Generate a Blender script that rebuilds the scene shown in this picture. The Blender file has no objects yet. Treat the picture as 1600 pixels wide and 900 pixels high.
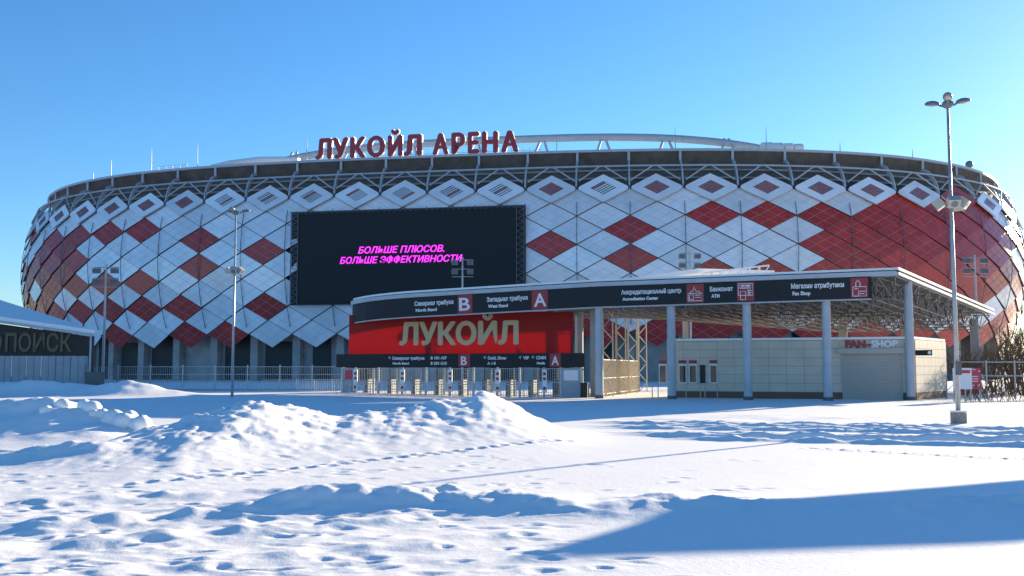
import bpy, math, random
import numpy as np
from mathutils import Vector, Matrix
random.seed(7); rng = np.random.default_rng(11)
SC = bpy.context.scene
COL = SC.collection
# ------------------------------------------------------------------ camera
F_PX, PITCH, CAMH = 1580.0, math.atan(125/1580.0), 2.0
cam = bpy.data.cameras.new('camera'); cam.sensor_width = 36; cam.lens = 36*F_PX/1600
cam.clip_start = 0.1; cam.clip_end = 3000
co = bpy.data.objects.new('camera', cam); COL.objects.link(co)
co.location = (0, 0, CAMH); co.rotation_euler = (math.pi/2+PITCH, 0, 0)
SC.camera = co
# ------------------------------------------------------------------ sky and sun
SUN_EL = math.radians(13.0)
SUN_H = Vector((0.68, 0.733, 0)).normalized()
TO_SUN = Vector((SUN_H.x*math.cos(SUN_EL), SUN_H.y*math.cos(SUN_EL), math.sin(SUN_EL)))
w = bpy.data.worlds.new('World'); SC.world = w; w.use_nodes = True
nt = w.node_tree; bg = nt.nodes['Background']
sky = nt.nodes.new('ShaderNodeTexSky'); sky.sky_type = 'NISHITA'; sky.sun_disc = False
sky.sun_elevation = SUN_EL; sky.sun_rotation = math.atan2(SUN_H.x, SUN_H.y)
sky.air_density = 1.0; sky.dust_density = 0.2; sky.ozone_density = 5.0
hs = nt.nodes.new('ShaderNodeHueSaturation'); hs.inputs['Saturation'].default_value = 1.1
nt.links.new(sky.outputs[0], hs.inputs['Color']); nt.links.new(hs.outputs[0], bg.inputs[0])
bg.inputs[1].default_value = 0.092
sl = bpy.data.lights.new('sun', 'SUN'); sl.energy = 5.0; sl.angle = math.radians(0.53); sl.color = (1, 0.83, 0.58)
so = bpy.data.objects.new('sun', sl); COL.objects.link(so)
so.rotation_euler = (-TO_SUN).to_track_quat('-Z', 'Y').to_euler(); so.location = (60, 40, 60)
SC.view_settings.view_transform = 'Standard'; SC.view_settings.look = 'None'
SC.view_settings.exposure = 1.33; SC.view_settings.gamma = 1

# ------------------------------------------------------------------ helpers
def ray(x, y):
    a = (x-800)/F_PX; b = (450-y)/F_PX
    return np.array([a, math.cos(PITCH)-b*math.sin(PITCH), math.sin(PITCH)+b*math.cos(PITCH)])
def zat(y, Y, x=800):            # height seen at picture row y for something Y metres away
    r = ray(x, y); return CAMH + r[2]*Y/r[1]
def xat(x, Y, y=575):
    r = ray(x, y); return r[0]*Y/r[1]

class MB:
    def __init__(s): s.v = []; s.f = []; s.m = []
    def poly(s, pts, mi=0):
        n = len(s.v); s.v += [tuple(p) for p in pts]; s.f.append(tuple(range(n, n+len(pts)))); s.m.append(mi)
    def box(s, c, d, mi=0, ax=None):
        c = Vector(c); ax = ax or (Vector((1,0,0)), Vector((0,1,0)), Vector((0,0,1)))
        h = [ax[i]*(d[i]/2) for i in range(3)]; n = len(s.v)
        for sx in (-1,1):
            for sy in (-1,1):
                for sz in (-1,1): s.v.append(tuple(c+h[0]*sx+h[1]*sy+h[2]*sz))
        for q in ((0,1,3,2),(4,6,7,5),(0,4,5,1),(2,3,7,6),(0,2,6,4),(1,5,7,3)):
            s.f.append(tuple(n+i for i in q)); s.m.append(mi)
    def tube(s, pts, r, n=6, mi=0, cap=True):
        pts = [Vector(p) for p in pts]; rs = r if isinstance(r, (list, tuple)) else [r]*len(pts)
        b = len(s.v); up = None
        for i, p in enumerate(pts):
            t = (pts[min(i+1, len(pts)-1)]-pts[max(i-1, 0)]).normalized()
            if up is None:
                up = Vector((0,0,1)) if abs(t.z) < .9 else Vector((1,0,0))
            u = (up - t*up.dot(t)).normalized(); v = t.cross(u); up = u
            for k in range(n):
                a = 2*math.pi*(k+.5)/n; s.v.append(tuple(p+(u*math.cos(a)+v*math.sin(a))*rs[i]))
        for i in range(len(pts)-1):
            for k in range(n):
                k2 = (k+1) % n
                s.f.append((b+i*n+k, b+i*n+k2, b+(i+1)*n+k2, b+(i+1)*n+k)); s.m.append(mi)
        if cap:
            s.f.append(tuple(b+k for k in range(n))[::-1]); s.m.append(mi)
            e = b+(len(pts)-1)*n; s.f.append(tuple(e+k for k in range(n))); s.m.append(mi)
    def ellipsoid(s, c, r, ax=None, nu=12, nv=8, mi=0, jit=0, cut=-2):
        c = Vector(c); ax = ax or (Vector((1,0,0)), Vector((0,1,0)), Vector((0,0,1))); b = len(s.v)
        for i in range(nv+1):
            th = math.pi*i/nv
            for k in range(nu):
                ph = 2*math.pi*k/nu; j = 1+random.uniform(-jit, jit)
                z = max(math.cos(th), cut)
                s.v.append(tuple(c+ax[0]*(r[0]*math.sin(th)*math.cos(ph)*j)+ax[1]*(r[1]*math.sin(th)*math.sin(ph)*j)+ax[2]*(r[2]*z*j)))
        for i in range(nv):
            for k in range(nu):
                k2 = (k+1) % nu
                s.f.append((b+i*nu+k, b+(i+1)*nu+k, b+(i+1)*nu+k2, b+i*nu+k2)); s.m.append(mi)
    def build(s, name, mats, parent=None, smooth=False, origin=None):
        me = bpy.data.meshes.new(name)
        o3 = Vector(origin) if origin is not None else Vector((0,0,0))
        me.from_pydata([tuple(Vector(v)-o3) for v in s.v], [], s.f)
        mats = mats if isinstance(mats, (list, tuple)) else [mats]
        for m in mats: me.materials.append(m)
        if len(mats) > 1: me.polygons.foreach_set('material_index', s.m)
        if smooth: me.polygons.foreach_set('use_smooth', [True]*len(s.f))
        me.update()
        o = bpy.data.objects.new(name, me); COL.objects.link(o)
        if parent is not None:
            o.parent = parent
            o3 = o3 - parent.matrix_basis.translation if parent.parent is None else o3 - parent.matrix_basis.translation - parent.parent.matrix_basis.translation
        o.location = o3
        return o
def empty(name, loc, label, cat, group=None):
    o = bpy.data.objects.new(name, None); COL.objects.link(o); o.location = loc; o.empty_display_size = .3
    o['label'] = label; o['category'] = cat
    if group: o['group'] = group
    return o
def tag(o, label=None, cat=None, group=None, kind=None):
    if label: o['label'] = label
    if cat: o['category'] = cat
    if group: o['group'] = group
    if kind: o['kind'] = kind
    return o
def copy_tree(o, parent=None):
    c = o.copy(); COL.objects.link(c); c.parent = parent
    for ch in list(o.children): copy_tree(ch, c)
    return c

def mat(name, col, rough=.6, metal=0., noise=0., nscale=3., bump=0., bscale=20., spec=.5, emit=None, estr=0, trans=0):
    m = bpy.data.materials.new(name); m.use_nodes = True; t = m.node_tree; b = t.nodes['Principled BSDF']
    b.inputs['Base Color'].default_value = (*col, 1); b.inputs['Roughness'].default_value = rough
    b.inputs['Metallic'].default_value = metal; b.inputs['Specular IOR Level'].default_value = spec
    if noise or bump:
        tc = t.nodes.new('ShaderNodeTexCoord'); gp = t.nodes.new('ShaderNodeNewGeometry')
        if noise:
            n = t.nodes.new('ShaderNodeTexNoise'); n.inputs['Scale'].default_value = nscale; n.inputs['Detail'].default_value = 6
            t.links.new(gp.outputs['Position'], n.inputs['Vector'])
            mp = t.nodes.new('ShaderNodeMapRange'); mp.inputs[1].default_value = .3; mp.inputs[2].default_value = .7
            mp.inputs[3].default_value = 1-noise; mp.inputs[4].default_value = 1+noise*.6
            t.links.new(n.outputs[0], mp.inputs[0])
            mx = t.nodes.new('ShaderNodeMix'); mx.data_type = 'RGBA'; mx.blend_type = 'MULTIPLY'; mx.inputs[0].default_value = 1
            mx.inputs[6].default_value = (*col, 1)
            if name.startswith('panel_'):
                oi = t.nodes.new('ShaderNodeObjectInfo'); mr = t.nodes.new('ShaderNodeMapRange'); mr.inputs[3].default_value = .84; mr.inputs[4].default_value = 1.1
                mv = t.nodes.new('ShaderNodeVectorMath'); mv.operation = 'SCALE'; mv.inputs[0].default_value = col
                t.links.new(oi.outputs['Random'], mr.inputs[0]); t.links.new(mr.outputs[0], mv.inputs['Scale']); t.links.new(mv.outputs[0], mx.inputs[6])
            t.links.new(mp.outputs[0], mx.inputs[7]); t.links.new(mx.outputs[2], b.inputs['Base Color'])
            r2 = t.nodes.new('ShaderNodeMapRange'); r2.inputs[3].default_value = max(rough-.1, .02); r2.inputs[4].default_value = min(rough+.15, 1)
            t.links.new(n.outputs[0], r2.inputs[0]); t.links.new(r2.outputs[0], b.inputs['Roughness'])
        if bump:
            n2 = t.nodes.new('ShaderNodeTexNoise'); n2.inputs['Scale'].default_value = bscale; n2.inputs['Detail'].default_value = 5
            t.links.new(tc.outputs['Object'], n2.inputs['Vector'])
            bp = t.nodes.new('ShaderNodeBump'); bp.inputs['Strength'].default_value = bump; bp.inputs['Distance'].default_value = .05
            t.links.new(n2.outputs[0], bp.inputs['Height']); t.links.new(bp.outputs[0], b.inputs['Normal'])
    if emit:
        b.inputs['Emission Color'].default_value = (*emit, 1); b.inputs['Emission Strength'].default_value = estr
    if trans:
        tr = t.nodes.new('ShaderNodeBsdfTranslucent'); tr.inputs[0].default_value = (*col, 1)
        ms = t.nodes.new('ShaderNodeMixShader'); ms.inputs[0].default_value = trans
        t.links.new(b.outputs[0], ms.inputs[1]); t.links.new(tr.outputs[0], ms.inputs[2])
        t.links.new(ms.outputs[0], t.nodes['Material Output'].inputs[0])
    return m
M = dict(
    white=mat('panel_white', (.80,.82,.85), .2, spec=1.0, noise=.10, nscale=.35),
    red=mat('panel_red', (.47,.040,.030), .25, noise=.18, nscale=.4),
    joint_w=mat('joint_grey', (.50,.52,.54), .5), joint_r=mat('joint_pink', (.42,.22,.22), .5),
    shell=mat('shell_maroon', (.055,.012,.016), .6), dark=mat('dark_gap', (.015,.016,.018), .6),
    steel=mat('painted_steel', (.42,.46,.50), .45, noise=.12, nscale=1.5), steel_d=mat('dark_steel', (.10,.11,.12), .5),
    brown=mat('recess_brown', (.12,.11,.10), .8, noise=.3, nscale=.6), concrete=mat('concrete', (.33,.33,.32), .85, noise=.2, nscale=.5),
    roofm=mat('roof_membrane', (.6,.62,.64), .6), letter=mat('sign_red', (.36,.02,.035), .4), letter_side=mat('sign_side', (.75,.74,.72), .5),
    screen=mat('led_screen', (.016,.019,.021), .6, spec=.25), magenta=mat('led_magenta', (.5,.02,.5), .5, emit=(.85,.03,.85), estr=.75),
    fascia=mat('fascia_dark', (.018,.021,.025), .5, spec=.25, noise=.15, nscale=1.), sign_white=mat('sign_white', (.75,.75,.75), .5), sign_red=mat('sign_square_red', (.32,.02,.03), .45),
    banner=mat('banner_red', (.42,.03,.025), .6, trans=.55), banner_txt=mat('banner_cream', (.85,.74,.48), .6, trans=.45),
    tile=mat('wall_tile', (.60,.54,.43), .6, noise=.10, nscale=.8), grout=mat('tile_joint', (.22,.2,.18), .9), plinth=mat('plinth_brown', (.16,.10,.07), .8),
    shutter=mat('shutter', (.42,.40,.36), .55), glass=mat('glass', (.03,.04,.05), .08), galv=mat('galvanised', (.40,.42,.43), .4, metal=.4, noise=.15, nscale=4),
    lampgrey=mat('lamp_grey', (.16,.17,.19), .4), lens=mat('lamp_lens', (.42,.40,.34), .3), bark=mat('twig_bark', (.13,.09,.06), .9),
    poster_r=mat('poster_red', (.5,.05,.09), .5), black=mat('black_rubber', (.02,.02,.02), .7), block=mat('concrete_block', (.30,.27,.23), .9, noise=.3, nscale=5),
    frame=mat('frame_grey', (.17,.165,.16), .5, noise=.2, nscale=2),
    siding=mat('metal_siding', (.33,.36,.39), .5, noise=.1, nscale=2), yellow=mat('letter_ochre', (.13,.10,.05), .6), darkwall=mat('dark_wall', (.035,.03,.028), .7, noise=.2, nscale=1),
)
def snow_mat():
    m = bpy.data.materials.new('snow'); m.use_nodes = True; t = m.node_tree; b = t.nodes['Principled BSDF']
    b.inputs['Base Color'].default_value = (.88,.875,.87,1); b.inputs['Roughness'].default_value = .65; b.inputs['Specular IOR Level'].default_value = .25
    tc = t.nodes.new('ShaderNodeTexCoord')
    hs_ = []
    for sc, d in ((2.2, .010), (12, .010), (50, .005)):
        n = t.nodes.new('ShaderNodeTexNoise'); n.inputs['Scale'].default_value = sc; n.inputs['Detail'].default_value = 4
        t.links.new(tc.outputs['Object'], n.inputs['Vector'])
        mu = t.nodes.new('ShaderNodeMath'); mu.operation = 'MULTIPLY'; mu.inputs[1].default_value = d
        t.links.new(n.outputs[0], mu.inputs[0]); hs_.append(mu)
    a1 = t.nodes.new('ShaderNodeMath'); t.links.new(hs_[0].outputs[0], a1.inputs[0]); t.links.new(hs_[1].outputs[0], a1.inputs[1])
    a2 = t.nodes.new('ShaderNodeMath'); t.links.new(a1.outputs[0], a2.inputs[0]); t.links.new(hs_[2].outputs[0], a2.inputs[1])
    bp = t.nodes.new('ShaderNodeBump'); bp.inputs['Strength'].default_value = .6; bp.inputs['Distance'].default_value = 1.
    t.links.new(a2.outputs[0], bp.inputs['Height']); t.links.new(bp.outputs[0], b.inputs['Normal'])
    return m
M['snow'] = snow_mat()

def text(body, size, loc, xd, mt, parent, name='lettering', bold=.0, shear=0., ext=.01, align='LEFT', side=None, width=None, up=Vector((0,0,1)), fat=None):
    c = bpy.data.curves.new('txt', 'FONT'); c.body = body; c.size = size; c.offset = bold; c.shear = shear; c.extrude = ext
    c.align_x = align; c.resolution_u = 3
    o = bpy.data.objects.new('txt', c); COL.objects.link(o)
    bpy.context.view_layer.update()
    dg = bpy.context.evaluated_depsgraph_get()
    me = bpy.data.meshes.new_from_object(o.evaluated_get(dg)); bpy.data.objects.remove(o); bpy.data.curves.remove(c)
    if fat:      # heavier strokes: shifted copies, each a hair deeper than the last
        vs = [v.co.copy() for v in me.vertices]; fs = [tuple(p_.vertices) for p_ in me.polygons]; V2, F2 = [], []
        for q_, (dx, dy) in enumerate(((0,0),(-1,0),(1,0),(0,-1),(0,1))):
            n0 = len(V2); V2 += [(v.x+dx*fat[0], v.y+dy*fat[1], v.z*(1+.012*q_)+.0015*q_*(1 if v.z > 0 else -1)) for v in vs]; F2 += [tuple(i+n0 for i in f_) for f_ in fs]
        me = bpy.data.meshes.new('txt'); me.from_pydata(V2, [], F2); me.update()
    if width:
        xs = [v.co.x for v in me.vertices]; wd = max(xs)-min(xs); k = width/wd; x0 = min(xs) if align == 'LEFT' else 0
        for v in me.vertices: v.co.x = (v.co.x-x0)*k
    me.materials.clear(); me.materials.append(mt)
    if side:
        me.materials.append(side)
        for p_ in me.polygons: p_.material_index = 0 if p_.normal.z > .9 else 1
    me.name = name
    xd = Vector(xd).normalized(); nz = xd.cross(up).normalized()
    mx = Matrix((xd, up, nz)).transposed().to_4x4(); mx.translation = Vector(loc)
    ob = bpy.data.objects.new(name, me); COL.objects.link(ob)
    ob.parent = parent
    pm = parent.matrix_basis.copy()
    if parent.parent is not None: pm = parent.parent.matrix_basis @ pm
    ob.matrix_basis = pm.inverted() @ mx
    return ob

# ------------------------------------------------------------------ snow ground
def vnoise(x, y, seed=0):
    xi = np.floor(x).astype(np.int64); yi = np.floor(y).astype(np.int64); fx = x-xi; fy = y-yi
    def h(a, b):
        n = (a*374761393 + b*668265263 + seed*974634777) & 0x7fffffff
        n = ((n ^ (n >> 13))*1274126177) & 0x7fffffff
        return ((n ^ (n >> 16)) & 0xffff)/65535.
    u = fx*fx*(3-2*fx); v = fy*fy*(3-2*fy)
    return (h(xi,yi)*(1-u)+h(xi+1,yi)*u)*(1-v)+(h(xi,yi+1)*(1-u)+h(xi+1,yi+1)*u)*v
def fbm(x, y, o=4, seed=0):
    s = 0; a = .5
    for i in range(o):
        s = s+a*(vnoise(x*2**i+13.7*i, y*2**i+7.1*i, seed+i)-.5); a *= .5
    return s
def ridge(x, y, pts, wf, wb, wx, n=60):
    pts = np.array(pts); k = np.linspace(0, len(pts)-1, n)
    px = np.interp(k, range(len(pts)), pts[:,0]); py = np.interp(k, range(len(pts)), pts[:,1]); ph = np.interp(k, range(len(pts)), pts[:,2])
    out = np.zeros_like(x)
    lo, hi = px.min()-3*wx, px.max()+3*wx; sel = (x > lo) & (x < hi) & (y > py.min()-3*max(wf,wb)) & (y < py.max()+3*max(wf,wb))
    xs, ys = x[sel], y[sel]; o = np.zeros_like(xs)
    for a, b, c in zip(px, py, ph):
        dy = ys-b; wy = np.where(dy < 0, wf, wb)
        d = np.sqrt(((xs-a)/wx)**2+(dy/wy)**2)
        o = np.maximum(o, c*np.exp(-1.3*d**1.7))
    out[sel] = o
    return out
dents = []
for i in range(430):
    Y = 9+14*random.random()**1.3; X = random.uniform(-.62*Y, .9-.02*Y) if i % 6 else random.uniform(-.3*Y, .25*Y)
    dents.append((X, Y, random.uniform(.09,.22), random.uniform(.06,.11), random.uniform(.012,.036), random.uniform(-.5,.5)))
for i in range(60):          # one walker's trail across the lot
    t = i/59; dents.append((-6.4+8.0*t+random.uniform(-.08,.08), 17.2+9.6*t+(.12 if i % 2 else -.12), .15, .09, .035, .8))
for i in range(14):
    t = i/13; dents.append((7.5+3.6*t, 25.5-3.2*t+(.1 if i % 2 else -.1), .17, .09, .06, -.6))
def height(x, y):
    h = .09*fbm(x/8, y/8, 2, 1)+.010*fbm(x/1.3, y/1.3, 3, 5)
    h = h+np.clip((y-48)/25, 0, 1)*np.clip((-x-2)/10, 0, 1)*.22
    m = ridge(x, y, [(-9.3,23.4,.25),(-7.9,25,.72),(-6.6,25.5,1.08),(-5.5,26.5,.8),(-4.5,27,.58),(-3.8,28,.74),(-2.4,29.4,.84),(-1.5,30.4,1.0),(-.9,31,1.16),(-.2,31.1,.85),(.9,31,.25)], 4.8, 1.9, 1.15)
    m = 1.12*m*(1+.45*fbm(x/1.1+y*.25, y/2.6, 4, 9))+m*.42*np.abs(fbm(x/.45, y/.5, 5, 19))
    l = ridge(x, y, [(-24,31,.9),(-18,30.5,1.15),(-15.2,30,1.12),(-13,29.8,1.05),(-11.6,29.3,.6),(-10.6,29,.2)], 2.6, 3, 1.2)
    l = l*(1+.5*fbm(x/.8, y/.8, 4, 29))
    b = ridge(x, y, [(-14,21.6,.30),(-11,21.5,.26),(-9.6,21.3,.24),(-8.6,21.2,.12)], .7, .9, .6, 30)
    b = b*(1+1.6*fbm(x/.5, y/.5, 3, 31))
    fm = ridge(x, y, [(-29.5,69,.3),(-27,68.5,.8),(-25.6,68,1.05),(-23.5,68,.5),(-21,68,.1)], 2.2, 2, 1.2, 40)+ridge(x, y, [(-40,71,.8),(-35,71,.95),(-31,71,.9),(-28.5,71,.4)], 1.8, 2, 1.5, 30)
    fm = fm*(1+.5*fbm(x/1.2, y/1.2, 3, 33))
    fr = ridge(x, y, [(-3.4,14.2,.10),(-2.5,14.6,.30),(-1.8,14.6,.22),(-.9,14.6,.24),(.5,14.3,.20),(1.2,14,.12),(2.3,14.3,.20),(3.5,14.0,.13),(4.5,13.9,.10),(6,14.2,.15),(7,14.3,.19),(9,14.6,.2)], .75, 1.3, .55, 80)
    fr = 1.05*fr*(1+1.2*fbm(x/.5, y/.5, 5, 41))
    for (x0,y0,x1,y1,a) in ((-2.6,14.4,-8.5,11.6,.11),(-1.6,13.2,-7.5,10.4,.08),(-3.6,16.4,-11,13.4,.07),(0,12.2,-5,9.4,.05)):
        dx, dy = x1-x0, y1-y0; L = math.hypot(dx, dy); tx, ty = dx/L, dy/L
        s = (x-x0)*tx+(y-y0)*ty; d = -(x-x0)*ty+(y-y0)*tx
        fr = fr+a*np.exp(-(d/.33)**2)*(1/(1+np.exp(-(s+.3)*5)))*(1/(1+np.exp((s-L)*3)))*np.clip(.9+2.4*fbm(s/.45, d/.5, 2, 51), 0, 2)
    rough = np.clip((20-y)/5, 0, 1)*np.clip((.8-x)/2.5, 0, 1)
    r = rough*(.05*fbm(x/.8, y/.6, 4, 61)+.03*fbm(x/.28, y/.25, 3, 63))
    z = h+m+l+b+fm+fr+r
    for (x0,y0,x1,y1) in ((3.2,37.2,24,31.0),(3.0,34.6,24,29.0),(3.4,31.2,22,24.6),(4.5,29.4,22,23.3)):
        dx, dy = x1-x0, y1-y0; L = math.hypot(dx, dy); tx, ty = dx/L, dy/L
        s = (x-x0)*tx+(y-y0)*ty; d = -(x-x0)*ty+(y-y0)*tx; wv = .25*fbm(s/4, s*0, 2, 71)
        d = d+wv; fade = 1/(1+np.exp(-(s-.5)*2))
        z = z+fade*(-.13*np.exp(-(d/.28)**2)+.11*(np.exp(-((d-.55)/.25)**2)+np.exp(-((d+.55)/.25)**2))*(1+2.*fbm(s/.6, d/.5, 3, 73)))
    tz = np.clip(1-np.abs(y-40)/5, 0, 1)*np.clip((x-2)/3, 0, 1)
    z = z+tz*.16*fbm(x/1.6, y/.6, 3, 77)
    for (X, Y, a, b_, dp, an) in dents:
        sel = (np.abs(x-X) < .7) & (np.abs(y-Y) < .7)
        if sel.any():
            u = (x[sel]-X)*math.cos(an)+(y[sel]-Y)*math.sin(an); v = -(x[sel]-X)*math.sin(an)+(y[sel]-Y)*math.cos(an)
            q = (u/a)**2+(v/b_)**2
            z[sel] += -dp*np.exp(-q*1.2)+.35*dp*np.exp(-(np.sqrt(q)-1.5)**2*4)
    return z
def gz(x, y): return float(height(np.array([float(x)]), np.array([float(y)]))[0])
ys = [3.0]
while ys[-1] < 120: ys.append(ys[-1]+max(.045, ys[-1]*.0042))
ys = np.array(ys); NX = 920
tt = np.linspace(-1, 1, NX)
GX = tt[None,:]*(ys[:,None]*.72+14); GY = np.repeat(ys[:,None], NX, 1)
GZ = np.empty_like(GX)
for i0 in range(0, len(ys), 40):
    a = GX[i0:i0+40].ravel(); b = GY[i0:i0+40].ravel(); GZ[i0:i0+40] = height(a, b).reshape(-1, NX)
EDGE = np.clip((np.abs(tt)-.95)/.05, 0, 1)[None,:]; GZ = GZ*(1-EDGE)-.42*EDGE
def grid_obj(name, X, Y, Z, mt):
    r, c = X.shape; me = bpy.data.meshes.new(name)
    me.vertices.add(r*c); me.vertices.foreach_set('co', np.stack([X,Y,Z], -1).astype(np.float32).ravel())
    i = np.arange((r-1)*(c-1)); ii = i//(c-1); jj = i % (c-1); q = np.stack([ii*c+jj, ii*c+jj+1, (ii+1)*c+jj+1, (ii+1)*c+jj], 1)
    n = len(q); me.loops.add(4*n); me.loops.foreach_set('vertex_index', q.astype(np.int32).ravel())
    me.polygons.add(n); me.polygons.foreach_set('loop_start', np.arange(0, 4*n, 4, dtype=np.int32))
    me.polygons.foreach_set('use_smooth', np.ones(n, bool)); me.update(calc_edges=True); me.materials.append(mt)
    o = bpy.data.objects.new(name, me); COL.objects.link(o); return o
tag(grid_obj('snow_ground', GX, GY, GZ, M['snow']), kind='structure')
b = MB(); R = 1500
b.poly([(-R,-R,-.35),(R,-R,-.35),(R,R,-.35),(-R,R,-.35)])
tag(b.build('ground', M['snow']), kind='structure')

# ------------------------------------------------------------------ stadium
q = [1.2243, 270.6506, -0.1755, 115.4748, 94.1125, 2.9083]
t_ = np.linspace(0, 2*np.pi, 6000, endpoint=False)+np.pi*.75
cc, ss = np.cos(t_), np.sin(t_)
ex = q[3]*np.sign(cc)*np.abs(cc)**(2/q[5]); ey = q[4]*np.sign(ss)*np.abs(ss)**(2/q[5])
CX = q[0]+ex*math.cos(q[2])-ey*math.sin(q[2]); CY = q[1]+ex*math.sin(q[2])+ey*math.cos(q[2])
CX = CX+1.8*np.clip((-CX-75)/30, 0, 1)+1.5*np.clip((CX-80)/25, 0, 1)
# even arc-length resampling
sg = np.r_[0, np.cumsum(np.hypot(np.diff(np.r_[CX,CX[0]]), np.diff(np.r_[CY,CY[0]])))]; TOT = sg[-1]
su = np.linspace(0, TOT, 3000, endpoint=False)
CX = np.interp(su, sg, np.r_[CX,CX[0]]); CY = np.interp(su, sg, np.r_[CY,CY[0]])
TX = np.roll(CX,-8)-np.roll(CX,8); TY = np.roll(CY,-8)-np.roll(CY,8); LL = np.hypot(TX,TY); NXv, NYv = TY/LL, -TX/LL
hexs = [(68.7,345.3),(92,338),(126.7,331.3),(172,325.3),(229,320),(291,317.3),(354.8,313),(422.4,311.7),(491,309),(562,304.5),(634.4,303.6),(709,302.0),(784,298.5),(861.5,296.4),(939,293.4),(1019.6,291.6),(1105,291),(1197,293),(1283.3,295.3),(1363.3,300),(1430.7,304.5),(1494,310),(1535.8,320),(1567.6,329.6)]
arc = []
for (x, y) in hexs:
    r = ray(x, y); p_ = r*31/r[2]; arc.append(su[np.argmin((CX-p_[0])**2+(CY-p_[1])**2)])
PF = np.polyfit(np.arange(1, 25), arc, 3)
def sfun(k):
    kk = min(max(k, 0.), 25.); s = np.polyval(PF, kk)
    return s+(k-kk)*9.3
def S(k, r, off=0.):
    s = (sfun(k) % TOT)/TOT*3000; i = int(s) % 3000; f = s-int(s); j = (i+1) % 3000
    o = .814*r-.0988*r*r+off
    return Vector((CX[i]*(1-f)+CX[j]*f+NXv[i]*o, CY[i]*(1-f)+CY[j]*f+NYv[i]*o, 33-2.48*r))
def So(k, o, z):
    s = (sfun(k) % TOT)/TOT*3000; i = int(s) % 3000
    return Vector((CX[i]+NXv[i]*o, CY[i]+NYv[i]*o, z))
def Nk(k):
    i = int((sfun(k) % TOT)/TOT*3000) % 3000; return Vector((NXv[i], NYv[i], 0))
stad = empty('stadium', (1, 270, 0), 'huge oval stadium clad in white and red diamond panels', 'stadium')
RED = {(4,2),(5,2),(6.5,3),(6.5,5),(8,4),(8,8),(5,6),(4,6),(5,8),(6,8),(4,8),(4,10),(6,10),(7,10),(3,8),(2,8),(3,6),(3,2),(2,2),(3,4),(14,4),(15.5,3),(15.5,5),
       (17,2),(18,2),(17,6),(18,6),(19,2),(19,4),(19,6),(16,8),(16,10),(15,8),(14.5,9),(17,8),(18,8),(17.5,7),(16.5,9),(17.5,9),(18,10),(17,10),(15,10),(14,10),(19,8),(19,10),(18.5,7)}
WHITE_R = {(19.5,1),(20,0),(21,0),(23,0),(24,0),(25,0),(23.5,1),(24.5,1),(23.5,7),(24.5,5),(24,4),(25,4),(22.5,9),(23,8),(24.5,7),(25,8),(25.5,3),(26,6),(19.5,9),(20.5,9),(21.5,9),(26,2),(25.5,9),(26.5,5)}
WHITE_L = {(1.5,1),(2.5,1),(2.5,7),(2.5,9),(1,6),(.5,3),(0,2),(-.5,5),(1,2),(0,8),(.5,9),(-1,4)}
def is_red(k, r):
    if r == 0: return k == 22
    if k < 3: return (k, r) not in WHITE_L
    if k > 19: return (k, r) not in WHITE_R
    return (k, r) in RED
npan = 0
def panel(k, r):
    red = is_red(k, r)
    j_ = lambda a: a+random.uniform(-.07, .07)
    T = S(k, r-1, .0); Rr = S(k+.5, r, j_(.22)); B = S(k, r+1, j_(.48)); L = S(k-.5, r, j_(.22))
    n = (Rr-L).cross(T-B).normalized()
    if n.dot(Nk(k)) < 0: n = -n
    C = (T+Rr+B+L)/4
    def P(i, j, d): return T*((1-i)*(1-j))+Rr*(i*(1-j))+L*((1-i)*j)+B*(i*j)+n*d
    mb = MB()
    def slab(i0, i1, j0, j1, d0, d1, mi, ms=None):
        a = [P(i0,j0,d1),P(i0,j1,d1),P(i1,j1,d1),P(i1,j0,d1)]; c = [P(i0,j0,d0),P(i0,j1,d0),P(i1,j1,d0),P(i1,j0,d0)]
        mb.poly(a, mi)
        for e in range(4):
            f = (e+1) % 4; mb.poly([a[f], a[e], c[e], c[f]], mi if ms is None else ms)
    for a in range(3):
        for c in range(3): slab(.011+a*.326, .011+(a+1)*.326, .011+c*.326, .011+(c+1)*.326, -.22, 0, 1, 2)
    g = .011 if red else .006
    for a in range(3):
        for c in range(3):
            slab(.011+a*.326+g, .011+(a+1)*.326-g, .011+c*.326+g, .011+(c+1)*.326-g, 0, .04, 0)
    o = mb.build('facade_panel', [M['red'], M['joint_r'], M['shell']] if red else [M['white'], M['joint_w'], M['shell']], stad, origin=C)
    return o
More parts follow.
